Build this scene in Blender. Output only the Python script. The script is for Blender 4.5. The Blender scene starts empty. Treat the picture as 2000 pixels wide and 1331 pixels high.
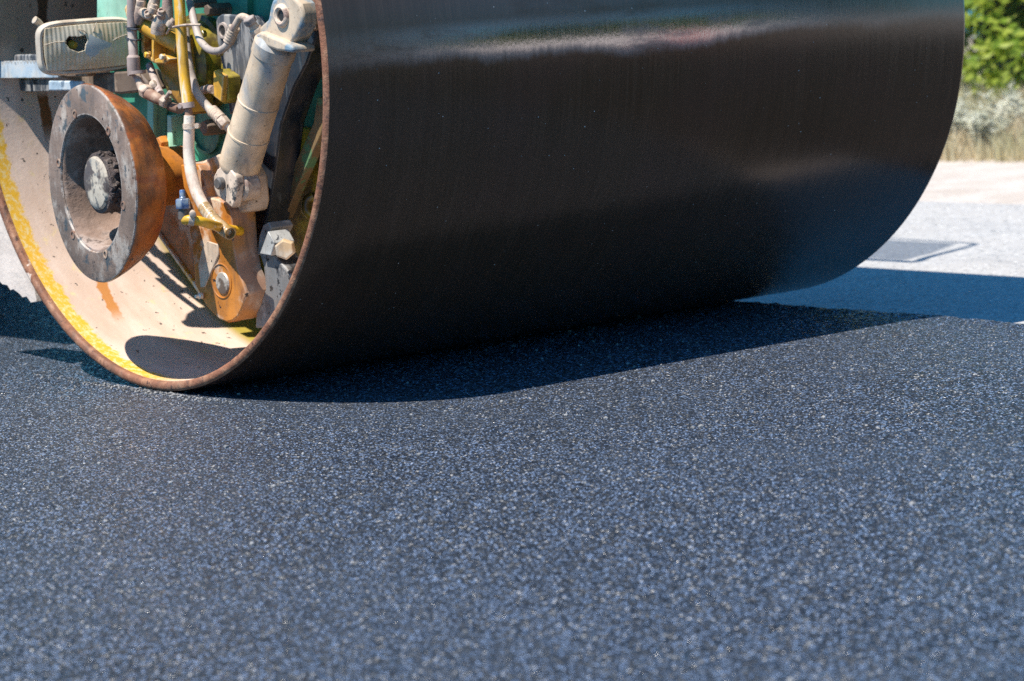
import bpy, bmesh, math, random
from mathutils import Vector, Matrix
random.seed(7)
PI = math.pi
scn = bpy.context.scene
COL = scn.collection

# ------------------------------------------------------------------ camera
CP = Vector((-2.81457783, -4.44309651, 0.74689231))
CD = Vector((0.63211456, 0.7637064, -0.13108667)).normalized()
CR = Vector((0.76451753, -0.64224364, -0.05510031)).normalized()
CU = CR.cross(CD).normalized()
FPX = 5549.2                                   # focal length in pixels of a 2000 px wide frame
cam = bpy.data.cameras.new('camera'); cam_o = bpy.data.objects.new('camera', cam); COL.objects.link(cam_o)
cam_o.matrix_world = Matrix(((CR.x, CU.x, -CD.x, CP.x), (CR.y, CU.y, -CD.y, CP.y), (CR.z, CU.z, -CD.z, CP.z), (0, 0, 0, 1)))
cam.sensor_width = 36; cam.lens = FPX / 2000 * 36
cam.clip_start = .05; cam.clip_end = 600
cam.dof.use_dof = True; cam.dof.focus_distance = 4.95; cam.dof.aperture_fstop = 6.4
scn.camera = cam_o

# ------------------------------------------------------------------ light
SUN = Vector((-.52, .03, 1)).normalized()      # towards the sun
ELEV = math.asin(SUN.z); AZ = math.atan2(SUN.x, SUN.y)   # azimuth from +Y clockwise
sun = bpy.data.lights.new('sun', 'SUN'); sun.energy = 5.0; sun.angle = math.radians(.5); sun.color = (1, .95, .87)
so = bpy.data.objects.new('sun', sun); COL.objects.link(so)
so.rotation_mode = 'QUATERNION'; so.rotation_quaternion = SUN.to_track_quat('Z', 'Y')
w = bpy.data.worlds.new("World"); scn.world = w; w.use_nodes = True
nt = w.node_tree; bg = nt.nodes['Background']
sky = nt.nodes.new('ShaderNodeTexSky'); sky.sky_type = 'NISHITA'; sky.sun_disc = False
sky.sun_elevation = ELEV; sky.sun_rotation = AZ; sky.dust_density = .6; sky.ozone_density = 2.5
tint = nt.nodes.new('ShaderNodeMix'); tint.data_type = 'RGBA'; tint.blend_type = 'MULTIPLY'
tint.inputs[0].default_value = 1; tint.inputs[7].default_value = (.22, .76, 1.12, 1)
nt.links.new(sky.outputs[0], tint.inputs[6]); nt.links.new(tint.outputs[2], bg.inputs[0])
bg.inputs[1].default_value = .102
scn.view_settings.view_transform = 'Standard'; scn.view_settings.look = 'None'
scn.view_settings.exposure = .66; scn.view_settings.gamma = 1
scn.cycles.use_denoising = False
scn.cycles.sample_clamp_direct = 10
scn.cycles.max_bounces = 8; scn.cycles.diffuse_bounces = 6; scn.cycles.sample_clamp_indirect = 6

# ------------------------------------------------------------------ helpers
def at(px, py, x):
    "point of the plane x = const seen at a pixel of the 2000 px photograph"
    v = CD * FPX + CR * (px - 1000) - CU * (py - 665.5)
    return CP + v * ((x - CP.x) / v.x)
PXM = 1 / 1062.0                               # metres per photo pixel at the drum's near end

class MB:
    def __init__(s): s.v = []; s.f = []; s.m = []
    def add(s, vs, fs, mi=0):
        o = len(s.v); s.v += [tuple(a) for a in vs]
        for f in fs: s.f.append(tuple(i + o for i in f)); s.m.append(mi)
        return s
    def build(s, name, mats, parent=None, ang=35, bevel=0, seg=2):
        me = bpy.data.meshes.new(name); me.from_pydata(s.v, [], s.f)
        for m in (mats if isinstance(mats, (list, tuple)) else [mats]): me.materials.append(m)
        me.polygons.foreach_set('material_index', s.m)
        bm = bmesh.new(); bm.from_mesh(me); bmesh.ops.remove_doubles(bm, verts=bm.verts, dist=1e-6)
        bmesh.ops.recalc_face_normals(bm, faces=bm.faces); bm.to_mesh(me); bm.free()
        me.update()
        if ang:
            me.shade_smooth(); me.set_sharp_from_angle(angle=math.radians(ang))
        o = bpy.data.objects.new(name, me); COL.objects.link(o)
        if parent: o.parent = parent
        if bevel:
            b = o.modifiers.new('bevel', 'BEVEL'); b.width = bevel; b.segments = seg; b.limit_method = 'ANGLE'; b.angle_limit = math.radians(40)
            b.harden_normals = False
        return o
    def box(s, a, b, mi=0):
        (x0, y0, z0), (x1, y1, z1) = a, b
        return s.add([(x0,y0,z0),(x1,y0,z0),(x1,y1,z0),(x0,y1,z0),(x0,y0,z1),(x1,y0,z1),(x1,y1,z1),(x0,y1,z1)],
                     [(0,3,2,1),(4,5,6,7),(0,1,5,4),(1,2,6,5),(2,3,7,6),(3,0,4,7)], mi)
    def plate(s, pts, x, t, mi=0):
        "outline seen in the photograph, laid in the plane x and given thickness t away from the viewer"
        P = [at(px, py, x) for px, py in pts]; n = len(P)
        V = P + [p + Vector((t, 0, 0)) for p in P]
        return s.add(V, [tuple(range(n)), tuple(range(2*n-1, n-1, -1))] + [(i, (i+1) % n, (i+1) % n + n, i + n) for i in range(n)], mi)
    def lathe(s, o, d, prof, n=40, mi=0, jit=0):
        d = Vector(d).normalized(); o = Vector(o)
        a = d.orthogonal().normalized(); b = d.cross(a)
        V = []; F = []
        for (q, r) in prof:
            for k in range(n):
                t = 2*PI*k/n; rr = r * (1 + (random.uniform(-jit, jit) if jit else 0))
                V.append(o + d*q + (a*math.cos(t) + b*math.sin(t))*rr)
        for i in range(len(prof)-1):
            for k in range(n):
                F.append((i*n+k, i*n+(k+1) % n, (i+1)*n+(k+1) % n, (i+1)*n+k))
        if prof[0][1] > 1e-6: F.append(tuple(range(n-1, -1, -1)))
        if prof[-1][1] > 1e-6: F.append(tuple((len(prof)-1)*n + k for k in range(n)))
        return s.add(V, F, mi)
    def ringlathe(s, o, d, prof, n=48, mi=0):
        "closed profile: a ring or a bowl with thickness"
        d = Vector(d).normalized(); o = Vector(o); a = d.orthogonal().normalized(); b = d.cross(a)
        V = []; F = []; m = len(prof)
        for (q, r) in prof:
            for k in range(n):
                t = 2*PI*k/n; V.append(o + d*q + (a*math.cos(t) + b*math.sin(t))*r)
        for i in range(m):
            j = (i+1) % m
            for k in range(n): F.append((i*n+k, i*n+(k+1) % n, j*n+(k+1) % n, j*n+k))
        return s.add(V, F, mi)
    def tube(s, pts, r, n=14, sub=6, mi=0, cap=True):
        P = [Vector(p) for p in pts]; R = r if isinstance(r, (list, tuple)) else [r]*len(P)
        Q = []; RR = []
        ext = [P[0]*2-P[1]] + P + [P[-1]*2-P[-2]]
        for i in range(len(P)-1):
            p0, p1, p2, p3 = ext[i:i+4]
            for k in range(sub):
                t = k/sub
                Q.append(.5*((2*p1)+(p2-p0)*t+(2*p0-5*p1+4*p2-p3)*t*t+(3*p1-p0-3*p2+p3)*t**3)); RR.append(R[i]*(1-t)+R[i+1]*t)
        Q.append(P[-1]); RR.append(R[-1])
        V = []; F = []; tan = (Q[1]-Q[0]).normalized(); a = tan.orthogonal().normalized()
        for i, q in enumerate(Q):
            tan = (Q[min(i+1, len(Q)-1)]-Q[max(i-1, 0)]).normalized()
            a = (a - tan*a.dot(tan)).normalized(); b = tan.cross(a)
            for k in range(n):
                t = 2*PI*k/n; V.append(q + (a*math.cos(t)+b*math.sin(t))*RR[i])
        for i in range(len(Q)-1):
            for k in range(n): F.append((i*n+k, i*n+(k+1) % n, (i+1)*n+(k+1) % n, (i+1)*n+k))
        if cap:
            F.append(tuple(range(n-1, -1, -1))); F.append(tuple((len(Q)-1)*n+k for k in range(n)))
        return s.add(V, F, mi)
    def hexa(s, o, d, r, h, mi=0):
        return s.lathe(o, d, [(0, r*.96), (h*.06, r), (h*.86, r), (h, r*.86)], n=6, mi=mi)

def tag(o, label=None, cat=None, group=None, kind=None):
    if label: o['label'] = label
    if cat: o['category'] = cat
    if group: o['group'] = group
    if kind: o['kind'] = kind
    return o
def empty(name, loc=(0, 0, 0)):
    o = bpy.data.objects.new(name, None); COL.objects.link(o); o.location = loc; o.empty_display_size = .2; return o

# ------------------------------------------------------------------ materials
class NT:
    def __init__(s, name):
        s.mat = bpy.data.materials.new(name); s.mat.use_nodes = True; s.t = s.mat.node_tree
        s.b = s.t.nodes['Principled BSDF']; s.co = s.n('ShaderNodeTexCoord').outputs['Object']
    def n(s, ty, **k):
        o = s.t.nodes.new(ty)
        for a, v in k.items(): setattr(o, a, v)
        return o
    def L(s, a, b): s.t.links.new(a, b)
    def set(s, sock, v):
        if hasattr(v, 'is_output') or isinstance(v, bpy.types.NodeSocket): s.L(v, sock)
        else: sock.default_value = v
    def map(s, scale=(1, 1, 1), loc=(0, 0, 0), co=None):
        m = s.n('ShaderNodeMapping'); s.L(co or s.co, m.inputs[0]); m.inputs['Scale'].default_value = scale; m.inputs['Location'].default_value = loc
        return m.outputs[0]
    def noise(s, scale, detail=4, rough=.55, co=None, dist=0):
        if isinstance(scale, (tuple, list)): co = s.map(scale, co=co); scale = 1
        q = s.n('ShaderNodeTexNoise'); s.L(co or s.co, q.inputs['Vector'])
        q.inputs['Scale'].default_value = scale; q.inputs['Detail'].default_value = detail; q.inputs['Roughness'].default_value = rough; q.inputs['Distortion'].default_value = dist
        return q.outputs[0]
    def voro(s, scale, co=None, feature='F1', rnd=1):
        q = s.n('ShaderNodeTexVoronoi', feature=feature); s.L(co or s.co, q.inputs['Vector']); q.inputs['Scale'].default_value = scale
        if 'Randomness' in q.inputs: q.inputs['Randomness'].default_value = rnd
        return q
    def ramp(s, v, lo, hi, a=0., b=1., smooth=True):
        q = s.n('ShaderNodeMapRange'); q.interpolation_type = 'SMOOTHSTEP' if smooth else 'LINEAR'
        s.set(q.inputs[0], v); q.inputs[1].default_value = lo; q.inputs[2].default_value = hi; q.inputs[3].default_value = a; q.inputs[4].default_value = b
        return q.outputs[0]
    def m(s, op, a, b=0., c=None):
        q = s.n('ShaderNodeMath', operation=op); s.set(q.inputs[0], a); s.set(q.inputs[1], b)
        if c is not None: s.set(q.inputs[2], c)
        return q.outputs[0]
    def mix(s, f, a, b, mode='MIX'):
        q = s.n('ShaderNodeMix', data_type='RGBA', blend_type=mode); s.set(q.inputs[0], f)
        for i, v in ((6, a), (7, b)): s.set(q.inputs[i], v if not isinstance(v, tuple) else (*v[:3], 1))
        return q.outputs[2]
    def sep(s, v=None):
        q = s.n('ShaderNodeSeparateXYZ'); s.L(v or s.co, q.inputs[0]); return q.outputs
    def comb(s, x, y, z):
        q = s.n('ShaderNodeCombineXYZ')
        for i, v in enumerate((x, y, z)): s.set(q.inputs[i], v)
        return q.outputs[0]
    def bump(s, h, strength=.3, dist=.002, normal=None):
        q = s.n('ShaderNodeBump'); s.set(q.inputs['Height'], h); q.inputs['Strength'].default_value = strength; q.inputs['Distance'].default_value = dist
        if normal: s.L(normal, q.inputs['Normal'])
        return q.outputs[0]
    def out(s, col=None, rough=None, metal=None, normal=None, spec=None, ior=None):
        for k, v in (('Base Color', col), ('Roughness', rough), ('Metallic', metal), ('Normal', normal), ('Specular IOR Level', spec), ('IOR', ior)):
            if v is None: continue
            if isinstance(v, tuple): v = (*v[:3], 1)
            s.set(s.b.inputs[k], v)
        return s.mat

def worn(name, base, layers=(), rough=.6, metal=0., bump=(60, .25, .002), vary=.25, rvar=.15, grime=.5, edge=None):
    "paint or metal with blotches of dust, rust and chips laid over it"
    k = NT(name)
    c = k.mix(k.ramp(k.noise(14, 5), .3, .7), tuple(v*(1-vary) for v in base), tuple(min(1, v*(1+vary)) for v in base))
    for (col, sc, thr, soft, det) in layers:
        f = k.ramp(k.noise(sc, det, .62), thr-soft, thr+soft)
        c = k.mix(f, c, col)
    run = k.ramp(k.noise((42, 42, 6), 5, .65), .50, .74, 0, grime)           # dirt that has run down
    c = k.mix(run, c, (.085, .062, .048))
    c = k.mix(k.ramp(k.noise(5.5, 5, .6), .48, .70, 0, grime*.7), c, (.15, .105, .075))
    c = k.mix(k.ramp(k.noise(150, 3, .6), .66, .72, 0, grime*1.3), c, (.03, .025, .022))
    if edge:                                                # paint rubbed away along the edges
        bv = k.n('ShaderNodeBevel', samples=4); bv.inputs['Radius'].default_value = .0045
        gm = k.n('ShaderNodeNewGeometry'); dt = k.n('ShaderNodeVectorMath', operation='DOT_PRODUCT'); k.L(bv.outputs[0], dt.inputs[0]); k.L(gm.outputs['Normal'], dt.inputs[1])
        em = k.m('MULTIPLY', k.ramp(dt.outputs['Value'], .985, .90, 0, 1), k.ramp(k.noise(38, 5, .7), .42, .56))
        c = k.mix(em, c, edge)
    h = k.noise(bump[0], 6, .65)
    return k.out(c, k.ramp(k.noise(25, 4), .3, .7, max(0, rough-rvar), min(1, rough+rvar)), metal, k.bump(h, bump[1], bump[2]))

DUST = (.62, .48, .36); DUSTD = (.40, .30, .22); RUST = (.16, .055, .022); BLK = (.012, .012, .013)
ORANGE = (.48, .17, .022); YEL = (.62, .34, .02)
m_cream = worn('dusty_steel', DUST, [((.10, .12, .15), 16, .66, .05, 6), ((.02, .02, .02), 55, .70, .02, 6)], .75)
m_chip = worn('chipped_cream_paint', (.60, .47, .36), [((.30, .22, .17), 12, .58, .07, 5), ((.05, .06, .065), 26, .585, .03, 7), (BLK, 60, .64, .012, 6)], .6, edge=(.10, .09, .085))
m_creamarm = worn('cream_dusted_paint', (.60, .46, .34), [(ORANGE, 8, .62, .08, 4), ((.44, .32, .23), 14, .58, .08, 5), (BLK, 50, .67, .012, 6)], .6, edge=(.16, .12, .09))
m_pin = worn('dirty_steel_pin', (.50, .43, .36), [((.16, .11, .08), 30, .52, .06, 5), (BLK, 70, .64, .02, 5)], .4, .3)
m_cylp = worn('dusty_cylinder_paint', (.62, .46, .31), [((.26, .29, .31), (9, 9, 5), .62, .10, 5), ((.02, .02, .025), 60, .69, .015, 6)], .55)
m_capp = worn('dusty_blue_grey_paint', (.50, .39, .28), [((.17, .25, .31), 18, .57, .08, 6), ((.10, .05, .03), 45, .66, .03, 5)], .6, edge=(.16, .20, .23))
m_arm = worn('worn_orange_paint', ORANGE, [((.62, .47, .34), 9, .57, .05, 5), ((.30, .10, .02), 22, .60, .05, 5), (BLK, 48, .655, .012, 7)], .5, edge=(.20, .10, .05))
m_armside = worn('dusty_pink_brown_paint', (.42, .24, .16), [((.46, .20, .05), 7, .52, .08, 4), ((.55, .40, .30), 11, .62, .06, 4), (BLK, 48, .66, .012, 6)], .6)
m_flange = worn('scuffed_bare_steel', (.21, .142, .105), [((.42, .35, .29), (22, 22, 14), .57, .08, 6), ((.07, .08, .085), 34, .60, .04, 7), ((.10, .12, .10), 11, .68, .05, 5), (BLK, 60, .66, .012, 6)], .55, 0, (80, .5, .003), edge=(.55, .48, .42))
m_cone = worn('rusty_orange_cone', (.44, .135, .026), [((.12, .045, .02), 10, .52, .08, 6), ((.30, .075, .02), (8, 8, 40), .58, .06, 5), (BLK, 70, .68, .012, 5)], .42, 0, (50, .2, .002), edge=(.30, .24, .20))
m_bore = worn('brown_dirt', (.21, .135, .098), [((.36, .27, .22), 15, .58, .08, 6), ((.10, .065, .05), 30, .64, .05, 7)], .85, 0, (70, .8, .005))
m_hub = worn('caked_hub_dirt', (.085, .06, .055), [((.16, .12, .10), 30, .55, .08, 6)], .9, 0, (90, 1., .012))
m_hubcap = worn('bare_hub_face', (.52, .44, .34), [((.10, .075, .065), 13, .55, .03, 4), ((.20, .19, .17), 50, .6, .04, 5)], .5)
m_navy = worn('oily_navy_steel', (.012, .02, .032), [((.05, .065, .08), (60, 60, 12), .62, .04, 6), ((.10, .09, .08), 30, .70, .03, 7)], .38, 0, (40, .2, .002), edge=(.24, .26, .28))
m_black = worn('greasy_black_steel', (.018, .016, .015), [((.06, .055, .05), 34, .66, .04, 7)], .5, edge=(.16, .14, .12))
m_speck = worn('speckled_grey_steel', (.20, .195, .19), [((.42, .40, .38), 12, .56, .06, 5), ((.03, .03, .033), 15, .55, .06, 8), ((.02, .02, .02), 60, .62, .02, 6), ((.25, .13, .06), 18, .68, .04, 5)], .5, edge=(.40, .34, .28))
m_specklt = worn('pale_speckled_steel', (.47, .46, .43), [((.06, .065, .07), 50, .64, .03, 7), ((.30, .32, .33), 14, .55, .08, 5)], .5, edge=(.10, .10, .10))
m_darkplate = worn('weathered_dark_plate', (.05, .06, .075), [((.30, .29, .28), (50, 50, 9), .52, .07, 7), ((.015, .02, .025), 26, .6, .04, 6)], .6, edge=(.42, .40, .37))
m_green = worn('green_machine_paint', (.045, .26, .17), [((.28, .55, .38), 5, .64, .06, 3), ((.20, .12, .06), 20, .70, .02, 6)], .5, edge=(.20, .16, .10))
m_greenpale = worn('sunlit_green_paint', (.30, .62, .45), [((.42, .70, .55), 6, .55, .1, 3)], .55)  # same green paint, lightened: sunlight put into the colour
m_olive = worn('oily_yellow_casting', (.34, .26, .02), [((.08, .055, .012), 17, .50, .09, 6), ((.60, .44, .03), 40, .66, .03, 6)], .4)
m_valve = worn('oily_orange_yellow_casting', (.42, .20, .02), [((.14, .075, .012), 15, .52, .09, 6), ((.66, .44, .03), 34, .64, .04, 6)], .4)
m_yellowcast = worn('yellow_cast_bracket', (.60, .32, .035), [((.66, .52, .34), 11, .60, .08, 5), ((.30, .12, .02), 24, .60, .05, 6)], .5, edge=(.62, .50, .34))
m_yhose = worn('yellow_rubber_hose', (.72, .38, .02), [((.72, .64, .50), (34, 34, 5), .50, .05, 5), ((.25, .12, .02), 60, .70, .03, 5)], .4)
m_yhose2 = worn('clean_yellow_hose', (.74, .40, .015), [((.40, .16, .02), 40, .64, .05, 5), ((.70, .6, .4), 30, .66, .05, 4)], .35)
m_chose = worn('dusty_pale_hose', (.66, .52, .42), [((.75, .66, .55), 16, .58, .08, 5), ((.45, .25, .05), 45, .68, .03, 5)], .6)
m_ohose = worn('amber_hose_end', (.40, .26, .12), [((.58, .45, .33), 40, .52, .08, 5), ((.30, .16, .03), 20, .58, .06, 5)], .4)
m_ghose = worn('dusty_grey_hose', (.34, .28, .25), [((.52, .43, .36), 13, .55, .1, 5), ((.12, .13, .14), 40, .64, .05, 6)], .65)
m_pipe = worn('dusty_mauve_pipe', (.36, .28, .25), [((.56, .46, .38), 12, .56, .1, 5), ((.20, .12, .09), 38, .64, .05, 5)], .65)
m_fit = worn('dust_caked_fitting', (.54, .42, .32), [((.30, .20, .16), 30, .56, .07, 6), ((.72, .66, .58), 24, .64, .05, 5)], .7, 0, (70, .6, .004))
m_rustfit = worn('rusty_fitting', (.22, .12, .08), [((.40, .28, .2), 26, .55, .08, 6)], .7)
m_blue = worn('blue_anodised_fitting', (.05, .15, .36), [((.36, .42, .47), 34, .52, .07, 5)], .25, .3)
m_tie = worn('dark_strap', (.03, .035, .045), [], .5)
m_stepb = worn('pale_blue_step_paint', (.36, .45, .52), [((.52, .52, .50), 14, .54, .1, 6), ((.14, .19, .24), 36, .63, .04, 6)], .6, edge=(.20, .16, .13))
m_stepd = worn('dark_step_steel', (.10, .095, .09), [((.20, .17, .14), 20, .56, .08, 6)], .65)
m_stepbr = worn('dirty_brown_step', (.13, .09, .065), [((.30, .22, .16), 18, .58, .06, 6)], .75)
m_house = worn('cream_lamp_housing', (.58, .48, .37), [((.42, .32, .24), 16, .56, .08, 5), ((.30, .40, .45), 10, .64, .06, 4)], .5, edge=(.36, .30, .24))
m_rim = worn('rusty_rim', (.22, .085, .042), [((.34, .16, .085), 40, .54, .08, 7), ((.07, .03, .02), 60, .62, .05, 6), ((.66, .52, .42), 7.5, .685, .012, 5)], .7, 0, (140, .7, .003))
m_mat = worn('dust_caked_plate', (.66, .55, .47), [((.56, .45, .37), 12, .56, .08, 5)], .95, 0, (60, .5, .004), .1, grime=.1)
m_boltc = worn('pale_bolt', (.52, .36, .20), [((.66, .55, .42), 30, .5, .1, 4)], .45)
m_rubber = worn('grey_seat_vinyl', (.03, .03, .032), [], .6)

def mk_lens():
    k = NT('dusty_lamp_glass')
    x = k.sep()[0]
    rib = k.m('SINE', k.m('MULTIPLY', x, 2*PI/.0085))
    d = k.ramp(k.noise(26, 5), .34, .66)
    c = k.mix(d, (.82, .70, .52), (.70, .54, .34)); c = k.mix(k.ramp(k.noise(70, 4), .6, .7), c, (.80, .70, .54))
    k.b.inputs['Transmission Weight'].default_value = .12
    k.b.inputs['Coat Weight'].default_value = .4
    return k.out(c, .42, 0., k.bump(rib, .28, .0012))
m_lens = mk_lens()
def simple(name, c, r, metal=0.):
    k = NT(name); h = k.noise(30, 4)
    return k.out(k.mix(h, tuple(v*.85 for v in c), tuple(min(1, v*1.12) for v in c)), r, metal)
m_clear = simple('clean_lamp_glass', (.50, .53, .52), .12)
m_chrome = simple('lamp_reflector', (.72, .66, .55), .42, .35)
m_bulb = simple('amber_bulb_glass', (.55, .38, .06), .1)
m_glass = simple('cab_glass', (.03, .04, .045), .05)

def mk_screen():
    k = NT('tinted_clear_screen'); k.out((.3, .33, .35), .1)
    tr = k.n('ShaderNodeBsdfTransparent'); ms = k.n('ShaderNodeMixShader'); ms.inputs[0].default_value = .62
    k.L(tr.outputs[0], ms.inputs[1]); k.L(k.b.outputs[0], ms.inputs[2]); k.L(ms.outputs[0], k.t.nodes['Material Output'].inputs[0])
    return k.mat
m_screen = mk_screen()

def mk_drum_outer():
    k = NT('wet_dark_drum_steel')
    x, y, z = k.sep()
    ang = k.m('ARCTAN2', k.m('SUBTRACT', z, .6), k.m('MULTIPLY', y, -1))
    arc = k.m('MULTIPLY', ang, .6)
    cy = k.comb(x, arc, 0.)
    streak = k.noise((210, 5, 1), 5, .62, cy)         # fine rings worn round the drum
    wide = k.noise((26, 1.2, 1), 4, .6, cy)
    blot = k.noise((3.2, 4.5, 1), 5, .55, cy)
    c = k.mix(k.ramp(streak, .3, .75), (.100, .050, .024), (.140, .074, .041))
    c = k.mix(k.ramp(wide, .35, .7, 0, .5), c, (.080, .040, .019))
    c = k.mix(k.ramp(blot, .45, .7, 0, .7), c, (.124, .060, .036))
    # water film on the upper front, streaky below; the bright mirrored band is put into its colour
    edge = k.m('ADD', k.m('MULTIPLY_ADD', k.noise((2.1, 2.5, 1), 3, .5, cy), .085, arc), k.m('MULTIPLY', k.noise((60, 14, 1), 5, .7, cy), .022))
    film_sheen = k.m('MULTIPLY', k.ramp(edge, .032, .060, 0, 1), k.ramp(k.noise((3.2, 11, 1), 5, .65, cy), .30, .50, .25, 1))
    film_sheen = k.m('MULTIPLY', film_sheen, k.m('MULTIPLY', k.ramp(x, -.02, .42, .25, 1), k.ramp(x, 1.35, .85, .22, 1)))
    film_sheen = k.m('MULTIPLY', film_sheen, k.ramp(arc, .060, .022, .12, 1))
    c = k.mix(film_sheen, c, (.42, .36, .34))
    sp = k.voro(105, cy)
    spc = k.sep(sp.outputs['Color'])
    spm = k.m('MULTIPLY', k.m('LESS_THAN', sp.outputs['Distance'], k.m('MULTIPLY_ADD', spc[1], .10, .03)), k.m('GREATER_THAN', spc[0], .90))
    c = k.mix(spm, c, (.62, .56, .50))
    wet = k.ramp(k.noise((1.6, 9, 1), 5, .6, cy), .44, .60)      # film of water
    fine = k.noise((300, 95, 1), 4, .65, cy)
    drops = k.noise((120, 60, 1), 3, .6, cy)
    rough = k.m('MULTIPLY_ADD', film_sheen, -.12, k.ramp(streak, .2, .8, .20, .27))
    nb = k.bump(fine, .10, .0008); nb = k.bump(drops, .12, .0012, nb); nb = k.bump(streak, .06, .0005, nb)
    metal = k.m('MAXIMUM', k.m('MULTIPLY_ADD', spm, -.42, .42), film_sheen)
    return k.out(c, rough, metal, nb)
m_drum = mk_drum_outer()

def mk_drum_inner():
    k = NT('dusty_drum_inside')
    x, y, z = k.sep()
    ang = k.m('ARCTAN2', k.m('SUBTRACT', z, .6), y)    # 0 at the back, -pi/2 at the bottom
    arc = k.m('MULTIPLY', ang, .58); cy = k.comb(x, arc, 0.)
    c = k.mix(k.ramp(k.noise((9, 3, 1), 5, .6, cy), .3, .72), (.52, .36, .265), (.70, .54, .44))
    c = k.mix(k.ramp(k.noise((24, 24, 1), 5, .6, cy), .58, .70), c, (.66, .50, .27))
    c = k.mix(k.ramp(k.noise((55, 55, 1), 3, .6, cy), .655, .675), c, (.10, .075, .06))
    c = k.mix(k.ramp(k.noise((14, 42, 1), 6, .7, cy), .60, .72, 0, .45), c, (.30, .20, .14))
    spl = k.voro(26, cy); c = k.mix(k.m('MULTIPLY', k.m('LESS_THAN', spl.outputs['Distance'], k.m('MULTIPLY', k.sep(spl.outputs['Color'])[1], .16)), k.m('GREATER_THAN', k.sep(spl.outputs['Color'])[0], .72)), c, (.035, .03, .028))
    wob = k.noise((60, 60, 1), 5, .65, cy)
    def drip(x0, x1, a0, a1, w, col, cc):
        # a run of rust down the plate from arc a0 to a1 (metres along the shell)
        t = k.ramp(arc, a1, a0, 1., 0., False)
        cx = k.m('MULTIPLY_ADD', t, x1-x0, x0)
        d = k.m('ABSOLUTE', k.m('SUBTRACT', k.m('MULTIPLY_ADD', wob, .02, x), k.m('ADD', cx, .01)))
        inside = k.m('MULTIPLY', k.ramp(arc, a0+.012, a0-.012, 0, 1), k.ramp(arc, a1-.03, a1+.03, 0, 1))
        return k.mix(k.m('MULTIPLY', k.ramp(d, w*.8, w*1.15, 1, 0), inside), cc, col)
    c = k.mix(k.m('MULTIPLY', k.ramp(k.m('MULTIPLY_ADD', k.noise((7, 5, 1), 5, .6, cy), .16, arc), .06, .13), .62), c, (.17, .105, .07))  # upper wall darkened: its shade put into the colour, along with dirt
    c = drip(.145, .120, -.445, -.585, .012, (.48, .19, .045), c)
    c = drip(.150, .150, -.06, -.145, .013, (.22, .085, .025), c)
    c = drip(.160, .160, .16, .015, .012, (.07, .035, .018), c)
    band = k.m('MULTIPLY', k.ramp(k.m('MULTIPLY_ADD', k.noise((40, 40, 1), 5, .7, cy), .05, x), .066, .074, 1, 0), k.ramp(k.m('MULTIPLY_ADD', k.noise((30, 12, 1), 5, .7, cy), .2, arc), -.88, -.74, 0, 1))
    c = k.mix(band, c, k.mix(k.ramp(k.noise((90, 60, 1), 7, .75, cy), .46, .62), (.66, .36, .02), (.66, .52, .26)))
    deep = k.ramp(x, .30, .34)
    c = k.mix(deep, c, (.34, .25, .03))
    return k.out(c, .7, 0., k.bump(k.noise((80, 80, 1), 6, .65, cy), .3, .002))
m_inner = mk_drum_inner()

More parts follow.
